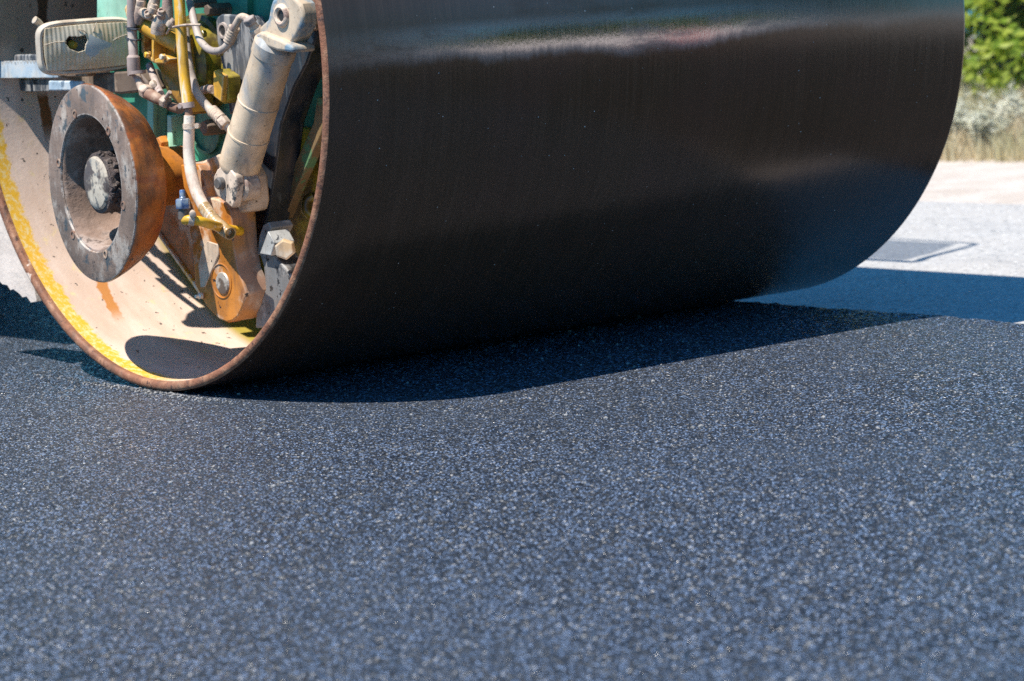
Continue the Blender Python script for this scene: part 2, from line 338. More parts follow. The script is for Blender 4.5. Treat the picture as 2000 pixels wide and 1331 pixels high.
def mk_asphalt(name, old=False):
    k = NT(name)
    S = 210 if not old else 120
    wn = k.noise(40, 3)
    v = k.voro(S); v2 = k.voro(S*2.1); vb = k.voro(92); rb_ = k.sep(vb.outputs['Color'])
    rc = k.sep(v.outputs['Color']); rc2 = k.sep(v2.outputs['Color'])
    big = k.noise(1.3, 5, .6)
    if not old:
        pw = k.ramp(rc[0], .44, .96)
        c = k.mix(pw, (.012, .021, .042), (.54, .70, 1.0))
        bigm = k.m('MULTIPLY', k.m('GREATER_THAN', rb_[1], .90), k.ramp(vb.outputs['Distance'], .30, .36, 1, 0))
        c = k.mix(bigm, c, k.mix(rb_[0], (.05, .065, .09), (.46, .50, .58)))
        c = k.mix(k.m('GREATER_THAN', rc[1], .965), c, (.90, .86, .82))
        c = k.mix(k.ramp(v.outputs['Distance'], .24, .60, 0, .95), c, (.006, .007, .009))  # dark binder between chips, shade of the gaps put into its colour
        c = k.mix(k.ramp(big, .35, .7, 0, .3), c, (.055, .070, .095))
        c = k.mix(k.ramp(k.noise(.55, 4, .6), .5, .72, 0, .22), c, (.03, .037, .05))
        tilt = 1.9; ro = k.ramp(rc[2], 0, .30, .21, .48, False)
    else:
        c = k.mix(rc[0], (.35, .33, .31), (.49, .465, .44))
        c = k.mix(k.ramp(big, .40, .65), c, (.42, .405, .39))
        c = k.mix(k.ramp(k.noise((2.2, .8, 1), 6, .7), .50, .66, 0, .45), c, (.29, .28, .275))
        c = k.mix(k.m('GREATER_THAN', rc[1], .95), c, (.60, .58, .55)); c = k.mix(k.m('LESS_THAN', rc[1], .06), c, (.20, .20, .20))
        c = k.mix(k.ramp(k.noise(9, 6, .7), .62, .72), c, (.27, .265, .265))
        tilt = .35; ro = .75
    # every chip of stone lies at its own tilt
    geo = k.n('ShaderNodeNewGeometry')
    tv = k.n('ShaderNodeVectorMath', operation='SUBTRACT'); k.L(v.outputs['Color'], tv.inputs[0]); tv.inputs[1].default_value = (.5, .5, .5)
    tv2 = k.n('ShaderNodeVectorMath', operation='SUBTRACT'); k.L(v2.outputs['Color'], tv2.inputs[0]); tv2.inputs[1].default_value = (.5, .5, .5)
    ts = k.n('ShaderNodeVectorMath', operation='MULTIPLY'); k.L(tv.outputs[0], ts.inputs[0]); ts.inputs[1].default_value = (tilt, tilt, .2)
    ts2 = k.n('ShaderNodeVectorMath', operation='MULTIPLY'); k.L(tv2.outputs[0], ts2.inputs[0]); ts2.inputs[1].default_value = (tilt*.5, tilt*.5, .1)
    ad = k.n('ShaderNodeVectorMath', operation='ADD'); k.L(ts.outputs[0], ad.inputs[0]); k.L(ts2.outputs[0], ad.inputs[1])
    ad2 = k.n('ShaderNodeVectorMath', operation='ADD'); k.L(ad.outputs[0], ad2.inputs[0]); k.L(geo.outputs['Normal'], ad2.inputs[1])
    nm = k.n('ShaderNodeVectorMath', operation='NORMALIZE'); k.L(ad2.outputs[0], nm.inputs[0])
    hb = k.m('MULTIPLY', k.ramp(v.outputs['Distance'], .1, .8, 1, 0), k.m('MULTIPLY_ADD', rc[2], .8, .3))
    nb = k.bump(hb, .55 if not old else .25, .004, nm.outputs[0])
    return k.out(c, ro, 0., nb, None, 1.55)
m_asph = mk_asphalt('fresh_asphalt'); m_old = mk_asphalt('dusty_old_asphalt', True)

def mk_dirt(name, a, b, sc=6):
    k = NT(name)
    c = k.mix(k.ramp(k.noise(sc, 6, .65), .3, .7), a, b)
    c = k.mix(k.ramp(k.noise(60, 4), .62, .7), c, tuple(v*.6 for v in a))
    return k.out(c, .95, 0., k.bump(k.noise(35, 6), .6, .02))
m_darksheet = mk_dirt('dark_sheet_ground', (.022, .02, .02), (.045, .042, .042), 3)
def mk_skyblue():
    k = NT('sky_blue_gloss')
    return k.out((.01, .06, .13), .12, 0., k.bump(k.noise(1.5, 4), .25, .05))
m_skyblue = mk_skyblue()
m_yard = mk_dirt('white_dusty_yard', (.46, .44, .42), (.56, .54, .52))
m_dirt = mk_dirt('pale_dirt', (.42, .355, .30), (.52, .46, .41)); m_soil = mk_dirt('dry_soil', (.30, .24, .17), (.44, .36, .27), 2)

def mk_leaf(name, a, b, c3=None, trans=.25):
    k = NT(name); g = k.n('ShaderNodeNewGeometry')
    r = g.outputs['Random Per Island']
    c = k.mix(r, a, b)
    if c3: c = k.mix(k.ramp(k.noise(1.7, 4), .45, .65), c, c3)
    k.out(c, .55)
    tr = k.n('ShaderNodeBsdfTranslucent'); k.set(tr.inputs[0], c)
    ms = k.n('ShaderNodeMixShader'); ms.inputs[0].default_value = trans
    k.L(k.b.outputs[0], ms.inputs[1]); k.L(tr.outputs[0], ms.inputs[2])
    k.L(ms.outputs[0], k.t.nodes['Material Output'].inputs[0])
    return k.mat
m_stone = mk_leaf('asphalt_chip', (.03, .034, .04), (.30, .29, .28), None, .0)
m_leaf = mk_leaf('tree_leaf', (.18, .29, .025), (.46, .52, .075), None, .55)
m_leaf2 = mk_leaf('olive_leaf', (.09, .14, .035), (.21, .26, .07), None, .35)
m_grass = mk_leaf('dry_grass_blade', (.60, .49, .31), (.80, .69, .49), (.52, .48, .28), .35)
m_sage = mk_leaf('silver_shrub_leaf', (.55, .56, .42), (.74, .72, .60), (.60, .54, .41), .35)
m_bark = worn('grey_bark', (.20, .16, .125), [((.10, .08, .06), (12, 12, 3), .55, .06, 5)], .9, 0, (30, .8, .02))

# ------------------------------------------------------------------ setting: ground and roads
def sheet(name, x0, x1, y0, y1, z, mat, nx=1, ny=1):
    m = MB(); V = []; F = []
    for i in range(nx+1):
        for j in range(ny+1): V.append((x0+(x1-x0)*i/nx, y0+(y1-y0)*j/ny, z))
    for i in range(nx):
        for j in range(ny):
            a = i*(ny+1)+j; F.append((a, a+ny+1, a+ny+2, a+1))
    m.add(V, F); return tag(m.build(name, mat, ang=0), kind='structure')
def poly(name, P, mat): return tag(MB().add(P, [tuple(range(len(P)))]).build(name, mat, ang=0), kind='structure')
GN = Vector((math.cos(math.radians(42)), math.sin(math.radians(42)), 0)); GT = Vector((-GN.y, GN.x, 0))
def gp(u, v, z): return GN*u+GT*v+Vector((0, 0, z))
_m = MB(); V = []; us = [(-230, -.058), (19, -.058), (21, -.12), (34, -6.4)]
for u_, z_ in us:
    for v_ in (-260, -60, 0, 60, 260): V.append(gp(u_, v_, z_))
_m.add(V, [(a*5+b, a*5+b+1, a*5+b+6, a*5+b+5) for a in range(3) for b in range(4)])
tag(_m.build('ground', m_soil, ang=10), kind='structure')       # level ground that falls away down a bank
poly('sky_blue_sheet', [gp(24, -500, -6), gp(560, -500, -6), gp(560, 500, -6), gp(24, 500, -6)], m_skyblue)  # blue sheet added far below for sky patches between the leaves
sheet('dirt_shoulder', 3.6, 5.6, -1.2, 60, -.0535, m_dirt)
poly('dirt_yard', [(4.8, -1.2, -.0535), (4.8, -90, -.0535), (75, -90, -.0535), (75, -56, -.0535), (25, -1.2, -.0535)], m_yard)
poly('dark_reflection_sheet', [(1.56, -.68, -.041), (1.95, -.66, -.041), (2.3, -.36, -.041), (4.4, 1.4, -.041), (4.9, 1.4, -.041), (4.9, -1.1, -.041), (8.5, -1.1, -.041), (8.5, -45, -.041), (1.56, -45, -.041)], m_darksheet)  # dark sheet added out of view to darken the drum's reflection
def wob(t, s): return sum(math.sin(t*f*s+f*1.7)/f for f in (1.3, 2.9, 6.1, 13.7))*.5
def old_road():
    m = MB(); N = 240; V = []; F = []
    for j in range(N+1):
        y = -60+120*j/N
        V += [(-5, y, -.045), (3.75+.06*wob(y, 1.), y, -.045), (3.86+.08*wob(y, 1.), y, -.058)]
    for j in range(N):
        a = j*3; F += [(a, a+1, a+4, a+3), (a+1, a+2, a+5, a+4)]
    m.add(V, F); return tag(m.build('old_road', m_old, ang=60), kind='structure')
old_road()
def new_road():
    m = MB(); V = []; F = []
    prof = [(-9.5, 0), (1.2, 0), (1.38, 0), (1.43, -.001), (1.465, -.004), (1.49, -.009), (1.505, -.015), (1.515, -.025), (1.525, -.037), (1.535, -.05)]
    ys = [-40+1.0*i for i in range(38)] + [-2+.0125*i for i in range(400)] + [3+1.*i for i in range(38)]
    W = len(prof)
    rng = random.Random(3)
    for y in ys:
        e = .020*wob(y, 2.2)+.008*wob(y, 9.)
        for i, (x, z) in enumerate(prof):
            j = rng.uniform(-.007, .007) if 3 <= i else 0
            V.append((x+(e+j if i > 2 else 0), y, z+(rng.uniform(-.003, .003) if 3 <= i < W-1 else 0)))
    for j in range(len(ys)-1):
        for i in range(W-1):
            a = j*W+i; F.append((a, a+1, a+W+1, a+W))
    m.add(V, F); return tag(m.build('road', m_asph, ang=180), kind='structure')
new_road()

def gravel():
    rng = random.Random(77); m = MB()
    ico = [(0, 0, 1), (.89, 0, .45), (.28, .85, .45), (-.72, .53, .45), (-.72, -.53, .45), (.28, -.85, .45), (.72, .53, -.45), (-.28, .85, -.45), (-.89, 0, -.45), (-.28, -.85, -.45), (.72, -.53, -.45), (0, 0, -1)]
    fc = [(0,1,2),(0,2,3),(0,3,4),(0,4,5),(0,5,1),(1,6,2),(2,7,3),(3,8,4),(4,9,5),(5,10,1),(6,7,2),(7,8,3),(8,9,4),(9,10,5),(10,6,1),(11,7,6),(11,8,7),(11,9,8),(11,10,9),(11,6,10)]
    def stone(x, y, r, z):
        a = rng.uniform(0, 6.28); c, s = math.cos(a), math.sin(a); sx, sy, sz = rng.uniform(.7, 1.3), rng.uniform(.6, 1.1), rng.uniform(.4, .8)
        P = [(p[0]*sx*rng.uniform(.8, 1.15), p[1]*sy*rng.uniform(.8, 1.15), p[2]*sz) for p in ico]
        m.add([(x+(q[0]*c-q[1]*s)*r, y+(q[0]*s+q[1]*c)*r, z+q[2]*r) for q in P], fc)
    for k in range(2600):
        u, v = rng.random(), rng.random()
        x = -1.6+3.05*u; y = -3.0+3.4*v
        stone(x, y, rng.uniform(.0012, .0034) if rng.random() < .93 else rng.uniform(.0034, .0055), .0006)
    for k in range(900):                                       # crumbs along the mat's open edge
        y = rng.uniform(-1.5, 1.2); x = 1.52+abs(rng.gauss(0, .05)); stone(x, y, rng.uniform(.002, .007), -.042)
    for k in range(300):                                       # grit pushed up along the drum's rim
        y = rng.gauss(.0, .14); x = -abs(rng.gauss(0, .02))-.003; stone(x, y, rng.uniform(.0012, .004), .001)
    return tag(m.build('loose_gravel', m_stone, ang=0), kind='stuff')
gravel()

# ------------------------------------------------------------------ the road roller
RR = empty('road_roller')
tag(RR, 'large road roller with dark wet steel drum pressing fresh black asphalt', 'road roller')
R0, RI, W = .600, .582, 1.607

def drum(name, yc, parent, inner=True):
    m = MB(); n = 180; V = []; F = []; MI = []
    cs = [(math.cos(2*PI*k/n), math.sin(2*PI*k/n)) for k in range(n)]
    prof = [(.006, R0-.0035, 0), (.0035, R0-.0012, 0), (.010, R0, 0), (W-.01, R0, 0), (W-.003, R0-.003, 0), (W-.001, R0-.006, 0), (W-.001, RI, 1), (W*.75, RI, 1), (W*.5, RI, 1), (W*.25, RI, 1), (.02, RI, 1), (.006, RI, 1)]
    mm = MB(); 
    for (x, r, mi) in prof: V += [(x, yc+r*c, R0+r*s) for c, s in cs]
    P = len(prof)
    for i in range(1, P-1):
        mi = prof[i][2]
        mm.add([], [])
        for k in range(n):
            F.append((i*n+k, i*n+(k+1) % n, (i+1)*n+(k+1) % n, (i+1)*n+k)); MI.append(mi)
    m.v = V; m.f = F; m.m = MI
    # web plate closing the drum
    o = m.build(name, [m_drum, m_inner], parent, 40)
    web = MB().lathe((.62, yc, R0), (1, 0, 0), [(0, .585), (.02, .585)], n=96); web.build('web_plate', m_stepd, o)
    rm = MB().ringlathe((0, yc, R0), (1, 0, 0), [(.0035, R0-.0012), (0, R0-.004), (-.0012, R0-.009), (-.0005, RI+.004), (.002, RI+.0005), (.006, RI-.0002), (.012, RI-.0002), (.012, R0-.006)], n=220)
    rm.build('rim', m_rim, o, 60)
    return o
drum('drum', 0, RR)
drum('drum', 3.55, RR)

# chassis plates inside the drum mouth
m = MB().plate([(188, -160), (482, -160), (482, 330), (214, 330), (214, 128), (188, 128)], .185, .02)
ch = m.build('chassis_plate', m_green, RR, bevel=.002)
m = MB().plate([(474, -160), (640, -160), (640, 330), (474, 330)], .30, .02); m.build('back_plate', m_green, ch, bevel=.002)
m = MB().plate([(189, -150), (262, -150), (262, 128), (189, 128)], .15, .012); m.build('panel', m_greenpale, ch, bevel=.002)
m = MB().plate([(287, 195), (299, 195), (299, 326), (287, 326)], .150, .034); m.build('rib', m_greenpale, ch, bevel=.002)
m = MB().plate([(326, 225), (334, 228), (337, 285), (352, 312), (368, 330), (326, 330)], .150, .034); m.build('rib', m_greenpale, ch, bevel=.002)
for (px, py, r) in ((408, 20, 13), (380, 8, 9), (402, 250, 17), (312, 282, 17)):
    c = at(px, py, .14); MB().hexa(c+Vector((.045, 0, 0)), (-1, 0, 0), r*PXM, .05).build('bolt', m_arm if py > 270 else m_stepbr, ch, bevel=.001)
MB().ringlathe(at(402, 250, .183), (-1, 0, 0), [(-.002, .050), (.004, .050), (.004, .044), (-.002, .044)], n=40).build('boss', m_green, ch)
# fork arm reaching in above the picture, widened to shade the drum's wall
m = MB(); m.box((.05, -.33, .86), (.26, .02, 1.5)); m.box((.05, .02, 1.0), (.30, .46, 1.5)); m.box((.20, -.30, .60), (.285, -.02, .95))
m.build('widened_fork_arm', m_green, RR, bevel=.012)

# deep yellow cross member and diagonal brace to the right
m = MB().plate([(556, 250), (660, 250), (660, 520), (556, 520)], .262, .03); m.build('cross_member', m_olive, RR, bevel=.004)
m = MB().plate([(619, 190), (640, 190), (628, 260), (578, 372), (556, 428), (538, 428), (562, 350), (612, 240)], .21, .02)
m.build('diagonal_brace', worn('faded_green_brown_brace', (.20, .13, .06), [((.10, .22, .10), 30, .56, .05, 5)], .6), RR, bevel=.002)
m = MB(); m.tube([at(612, 384, .26), at(600, 392, .25), at(598, 410, .245), at(608, 422, .25)], .009, sub=5); m.build('hook', m_olive, RR)

# navy lever and its grey clamp block
m = MB().plate([(545, -20), (604, -20), (614, 30), (617, 71), (598, 125), (574, 170), (548, 243), (537, 330), (522, 420), (508, 470), (500, 485), (486, 440), (482, 395), (492, 335), (508, 320), (520, 250), (545, 120)], .165, .055)
lv = m.build('lever', m_navy, RR, bevel=.004)
m = MB().plate([(600, -10), (612, 10), (616, 60), (600, 60), (592, 40)], .155, .02); m.build('lug', m_rustfit, lv, bevel=.003)
m = MB().plate([(503, 492), (506, 462), (514, 440), (524, 434), (530, 446), (505, 500)], .118, .05)
cb = m.build('clamp_block', m_speck, RR, bevel=.002)
m = MB().plate([(507, 496), (523, 452), (536, 476), (529, 500)], .098, .045); m.build('block', m_specklt, cb, bevel=.0015)
m = MB().plate([(505, 494), (512, 462), (530, 488), (541, 508), (556, 522), (572, 545), (585, 575), (560, 620), (530, 640), (498, 642), (500, 600), (518, 566), (514, 520)], .112, .05)
m.build('clamp_jaw', m_speck, cb, bevel=.004)
c = at(552, 489, .085); MB().hexa(c+Vector((.022, .020, 0)), (-.66, -.75, .02), 20*PXM, .030).build('bolt', m_boltc, cb, bevel=.0012)
# swing arm: base plate, front lobe, pin
m = MB().plate([(296, 285), (322, 303), (345, 318), (400, 317), (440, 300), (470, 330), (474, 405), (462, 430), (472, 500), (482, 560), (474, 605), (445, 632), (420, 612), (396, 583), (303, 456)], .118, .03)
arm = m.build('swing_arm', m_arm, RR, bevel=.003)
m = MB().plate([(303, 454), (307, 453), (399, 581), (396, 586)], .112, .036); m.build('lit_edge_strip', m_yhose, arm, bevel=.001)  # yellow strip paints in the plate's sunlit edge
front = [(367, 437), (371, 460), (378, 511), (381, 557), (391, 577), (402, 597), (414, 611), (428, 624), (443, 630), (455, 627), (465, 618), (474, 598), (480, 574), (472, 549), (463, 527), (456, 486), (453, 445), (450, 412), (440, 398), (426, 390), (404, 386), (396, 340), (386, 322), (352, 322), (360, 380)]
m = MB().plate(front, .070, .055)
# the side of the arm has its own dusty colour
lobe = m.build('lobe', [m_arm, m_armside], arm, bevel=.003)
for p in lobe.data.polygons:
    if p.normal.y < -.2 and abs(p.normal.x) < .5: p.material_index = 1
c = at(433, 549, .07)
MB().ringlathe(c, (-1, 0, 0), [(-.004, .0335), (.0015, .0325), (.002, .031), (-.003, .029), (-.006, .029)], n=40).build('pin_collar', m_arm, arm)
MB().lathe(c, (-1, 0, 0), [(-.01, .029), (-.0035, .029), (-.0035, .0)], n=36).build('pin_recess', m_stepbr, arm)
MB().lathe(c+Vector((0, -.004, -.004)), (-1, 0, 0), [(-.006, .021), (.001, .021), (.003, .019), (.0035, .010), (.0028, .004), (.0028, 0)], n=36).build('pin', m_pin, arm)
c = at(394, 578, .066); MB().lathe(c, (-1, 0, 0), [(0, .006), (.006, .006), (.008, .004), (.014, .003), (.014, 0)], n=14).build('grease_nipple', m_chrome, arm)
m = MB().plate([(404, 471), (425, 478), (427, 498), (413, 530), (399, 562), (391, 562), (387, 520), (393, 490)], .0672, .004); m.build('scuffed_pad', m_creamarm, arm, bevel=.0015)
# upper lugs carrying the hydraulic cylinder
m = MB().plate([(362, 320), (392, 316), (424, 302), (446, 300), (470, 322), (484, 348), (488, 395), (484, 414), (455, 420), (432, 398), (404, 388), (380, 352)], .090, .045)
m.build('upper_lug', m_creamarm, arm, bevel=.005)
m = MB().plate([(417, 345), (424, 331), (437, 321), (450, 330), (460, 345), (462, 362), (458, 392), (454, 408), (440, 396), (424, 384), (417, 368)], .052, .018)
cl = m.build('clevis', m_chip, arm, bevel=.003)
MB().lathe(at(434, 358, .052), (-1, 0, 0), [(-.01, .011), (.009, .011), (.012, .0085), (.012, 0)], n=28).build('clevis_pin', m_stepd, arm)
MB().lathe(at(466, 366, .07), (1, 0, 0), [(0, .022), (.004, .026), (.03, .026), (.034, .022)], n=36).build('rod_eye', m_fit, arm)

# hydraulic cylinder
P0 = at(465, 332, .085); P1 = at(540, 82, .085); ax = P1-P0; Lc = ax.length; r = .0380
hc = MB().lathe(P0, ax, [(-.004, 0), (-.003, r*.6), (0, r*.86), (.006, r*.97), (.014, r), (Lc*.27, r), (Lc*.272, r*1.025), (Lc*.285, r*1.025), (Lc*.287, r*.985), (Lc*.53, r*.985), (Lc*.532, r*1.01), (Lc*.54, r*1.01), (Lc*.543, r*.975), (Lc*.90, r*.975), (Lc*.905, r*1.03), (Lc*.985, r*1.03), (Lc, r*.95), (Lc+.006, r*.8)], n=56).build('hydraulic_cylinder', m_cylp, RR)
m = MB().plate([(527, 14), (531, 0), (545, -8), (570, -8), (586, 8), (591, 26), (590, 48), (578, 72), (566, 90), (540, 84), (508, 78), (497, 66), (503, 56), (523, 38)], .068, .036)
m.build('end_lug', m_capp, hc, bevel=.006, seg=3)
ec = at(551, 31, .068)
MB().ringlathe(ec, (-1, 0, 0), [(-.004, .0215), (.003, .0205), (.006, .018), (.007, .0145), (.004, .0105), (-.002, .010), (-.004, .012)], n=36).build('eye_bush', m_fit, hc)
MB().lathe(ec, (-1, 0, 0), [(-.002, .0108), (.0012, .0106), (.0012, 0)], n=24).build('eye_pin', m_black, hc)
MB().plate([(495, 72), (508, 62), (548, 78), (572, 92), (572, 104), (540, 100), (497, 84)], .055, .05).build('end_cap', m_capp, hc, bevel=.006, seg=3)
# elbow port at the top and port low on the side
pe = [at(503, 64, .07), at(494, 50, .062), at(480, 36, .058), at(470, 34, .056), at(463, 44, .054), at(456, 58, .053)]
el = MB().tube(pe, [.0085, .0085, .0075, .0065, .0065, .007], sub=6).build('elbow', m_fit, hc)
d = (pe[1]-pe[0]).normalized(); MB().hexa(pe[0]-d*.006, d, .0125, .016).build('nut', m_fit, el, bevel=.0008)
MB().hexa(pe[1]+d*.004, d, .012, .012).build('nut', m_ghose, el, bevel=.0008)

# hoses
def crimp(p, q, r, mat, parent, name='crimp_sleeve'):
    p = Vector(p); q = Vector(q); L = (q-p).length
    prof = [(0, r*.86), (L*.05, r)]
    k = 5
    for i in range(k):
        a = .08+.80*i/k; b = a+.80/k
        prof += [(L*(a+.01), r*1.0), (L*(a+.05), r*.93), (L*(b-.03), r*1.0)]
    prof += [(L*.95, r*1.05), (L, r*.8)]
    return MB().lathe(p, q-p, prof, n=22).build(name, mat, parent)
def clamp(p, d, r, parent, mat=None, side=Vector((.6, -.75, 0))):
    d = Vector(d).normalized(); mat = mat or m_fit
    c = MB().ringlathe(Vector(p)-d*.005, d, [(0, r*1.02), (0, r*1.16), (.010, r*1.16), (.010, r*1.02)], n=28).build('hose_clamp', mat, parent)
    s_ = (side-d*side.dot(d)).normalized(); t_ = d.cross(s_)
    q = Vector(p)+s_*r*1.35
    MB().lathe(q-t_*.010, t_, [(0, .0042), (.003, .0045), (.014, .0045), (.0145, .006), (.021, .006), (.022, .004)], n=10).build('clamp_screw', mat, c)
    return c
h = MB().tube([at(366, -20, .10), at(372, 10, .085), at(380, 45, .07), at(392, 80, .06), at(410, 98, .055), at(430, 99, .055), at(444, 88, .058), at(450, 75, .062)], .0068).build('hose', m_ghose, RR)
crimp(at(446, 84, .06), at(459, 52, .065), .0105, m_fit, h)
h = MB().tube([at(362, 60, .12), at(366, 110, .085), at(374, 150, .082), at(388, 186, .082), at(408, 212, .09), at(424, 226, .088)], .0082).build('hose', m_ghose, RR)
crimp(at(414, 216, .09), at(434, 236, .088), .0115, m_fit, h)
MB().hexa(at(432, 234, .088), (at(450, 256, .09)-at(432, 234, .088)), .012, .018).build('nut', m_fit, h, bevel=.0008)
MB().tube([at(438, 240, .09), at(448, 252, .095), at(462, 262, .11)], .008).build('port', m_fit, h)
# yellow tube
yt = MB().tube([at(346, -40, .06), at(350, 0, .058), at(353, 50, .055), at(356, 100, .053), at(360, 150, .05), at(365, 190, .048), at(367, 208, .047)], .0102).build('hose', m_yhose, RR)
tag(yt, 'yellow hose')
clamp(at(367, 206, .047), at(368, 214, .047)-at(365, 190, .047), .0103, yt, m_pipe, Vector((-.7, .6, -.2)))
MB().tube([at(367, 206, .047), at(369, 230, .046)], .0075).build('pipe_stub', m_rustfit, yt)
# wire tie
MB().tube([at(326, 66, .07), at(332, 56, .06), at(345, 52, .045), at(365, 49, .042), at(392, 49, .05)], .0022, n=8).build('wire_tie', m_fit, yt)
# cream hose curving down to an open end
chp = [at(370, 226, .046), at(369, 262, .044), at(369, 300, .042), at(374, 340, .04), at(385, 378, .038), at(402, 410, .036), at(414, 426, .034)]
chh = MB().tube(chp, [.0100, .0102, .0106, .0112, .0112, .0112, .0112]).build('hose', m_chose, RR)
clamp(at(370, 247, .045), (0, .0, 1), .0104, chh, m_fit, Vector((.76, -.64, 0)))
q = [at(398, 404, .0362), at(410, 421, .035), at(424, 437, .034), at(438, 449, .0335), at(450, 457, .033)]
e = MB(); NQ = 48; rad = []; pts_ = []
for i in range(NQ+1):                                   # ribbed end piece
    t = i/NQ*4; a = min(3, int(t)); f_ = t-a; pts_.append(q[a].lerp(q[a+1], f_)); rad.append(.0119+.0004*math.sin(i*PI/2)); 
e.tube(pts_, rad, n=24, sub=2, cap=False); e.tube(pts_, [.0092]*(NQ+1), n=24, sub=1, cap=False)
dd = (q[-1]-q[-2]).normalized(); e.ringlathe(q[-1]-dd*.001, dd, [(0, .0120), (.0015, .0118), (.0015, .0094), (0, .0092)], n=24)
e.build('hose_end', m_ohose, chh)
MB().lathe(q[-1]-dd*.012, dd, [(0, .0092), (.001, .0092), (.001, 0)], n=20).build('hose_bore', m_yhose, chh)
# blue fitting with short yellow hose
up = Vector((.0, 0, 1)); FX = -.055
fitb = MB().hexa(at(358, 408, FX), up, .0135, .018).build('blue_fitting', m_blue, RR, bevel=.0008)
MB().lathe(at(357, 390, FX), up, [(0, .006), (.004, .006), (.005, .0052), (.015, .0052), (.017, .004)], n=16).build('stem', m_blue, fitb)
MB().lathe(at(359, 428, FX), up, [(0, .0095), (.014, .0095), (.015, .008), (.02, .008)], n=18).build('fitting_body', m_stepd, fitb)
yh = MB().tube([at(360, 430, FX), at(372, 430, FX+.004), at(393, 433, FX+.02), at(415, 440, FX+.05), at(440, 447, .05), at(470, 452, .09)], .0088).build('hose', m_yhose2, RR)
clamp(at(374, 430, FX+.004), at(393, 433, FX+.02)-at(372, 430, FX+.004), .0092, yh, m_fit, Vector((.2, -.3, 1)))

# yellow valve casting, its fittings and pipes
vb = MB()
vb.plate([(277, 52), (300, 62), (330, 72), (352, 78), (356, 120), (362, 175), (372, 226), (352, 214), (334, 186), (318, 152), (300, 122), (279, 104)], .10, .06)
val = vb.build('valve_block', m_valve, RR, bevel=.006, seg=3)
MB().tube([at(258, 18, .10), at(266, 34, .088), at(288, 52, .082), at(316, 68, .085), at(352, 90, .10)], [15*PXM, 17*PXM, 18*PXM, 19*PXM, 17*PXM], n=18).build('casting_arm', m_yellowcast, val)
MB().plate([(276, 58), (281, 60), (281, 106), (276, 102)], .072, .034).build('web', m_yellowcast, val, bevel=.001)
MB().plate([(296, 66), (300, 68), (300, 122), (296, 118)], .070, .036).build('web', m_yellowcast, val, bevel=.001)
MB().plate([(276, 98), (285, 102), (300, 117), (322, 108), (331, 116), (322, 125), (300, 124), (284, 112)], .072, .034).build('flange', m_yellowcast, val, bevel=.002)
for px, py in ((291, 107), (322, 111)):
    MB().hexa(at(px, py, .072), (-1, 0, 0), 6*PXM, .010).build('bolt', m_yhose, val, bevel=.0006)
mot = MB().lathe(at(405, 122, .19), (-1, 0, 0), [(0, .092), (.022, .092), (.026, .084), (.055, .078), (.062, .064), (.064, .02), (.070, .018), (.070, 0)], n=44).build('motor', m_olive, RR)
for k in range(5):
    a = 2*PI*k/5+.3; c = at(405, 122, .127)+Vector((0, math.cos(a)*.052, math.sin(a)*.052))
    MB().hexa(c, (-1, 0, 0), .007, .008).build('bolt', m_olive, mot)
MB().plate([(417, 138), (436, 148), (432, 200), (414, 186), (416, 160)], .095, .012).build('bracket', m_yellowcast, mot, bevel=.002)
MB().plate([(417, 138), (424, 136), (444, 150), (446, 196), (436, 204), (414, 186)], .107, .03).build('bracket', m_olive, mot, bevel=.003)
MB().tube([at(398, 176, .12), at(408, 174, .105), at(418, 176, .095)], .008).build('stud', m_fit, mot)
# dark weathered plate with a hole
dp = MB().plate([(421, 42), (424, 34), (432, 28), (450, 29), (497, 32), (508, 60), (490, 130), (462, 215), (448, 225), (444, 190), (438, 150), (430, 110), (424, 80)], .140, .02).build('weathered_plate', m_darkplate, RR, bevel=.003)
MB().ringlathe(at(437, 60, .140), (-1, 0, 0), [(0, .0155), (.004, .0145), (.004, .0105), (0, .0095)], n=28).build('hole_bush', m_ghose, dp)
MB().lathe(at(437, 60, .1395), (-1, 0, 0), [(0, .0098), (.001, .0098), (.001, 0)], n=24).build('hole', m_black, dp)
# dusty fittings on top of the valve
def lump(name, pts, r, parent, mat): return MB().tube(pts, r, n=12, sub=3).build(name, mat, parent)
for pts, r0 in ((((270, 44), (274, 26), (276, 4), (274, -24)), 12), (((308, 66), (310, 50), (318, 34), (322, 20)), 14), (((296, 30), (300, 12), (304, -6), (304, -30)), 11), (((328, 46), (327, 24), (327, -4), (327, -30)), 11), (((268, 20), (282, 26), (298, 34), (312, 40)), 10)):
    lump('fitting', [at(a, b, .066) for a, b in pts], [r0*PXM*f_ for f_ in (1.0, 1.08, .86, .8)], val, m_fit)
for (px, py, r0, u_) in ((275, 4, 9, (0, -.2, 1)), (299, 18, 9, (.2, -.4, 1)), (315, 28, 9, (-.3, -.5, .8)), (334, 46, 8, (.5, -.5, .7)), (290, 30, 8, (-.6, -.5, .5))):
    q_ = at(px, py, .052); d_ = Vector(u_).normalized()
    MB().lathe(q_-d_*.008, d_, [(0, r0*PXM*.8), (.004, r0*PXM), (.010, r0*PXM), (.011, r0*PXM*.82), (.017, r0*PXM*.78), (.018, r0*PXM*.5), (.015, r0*PXM*.45), (.015, 0)], n=14).build('cap', m_fit, val)
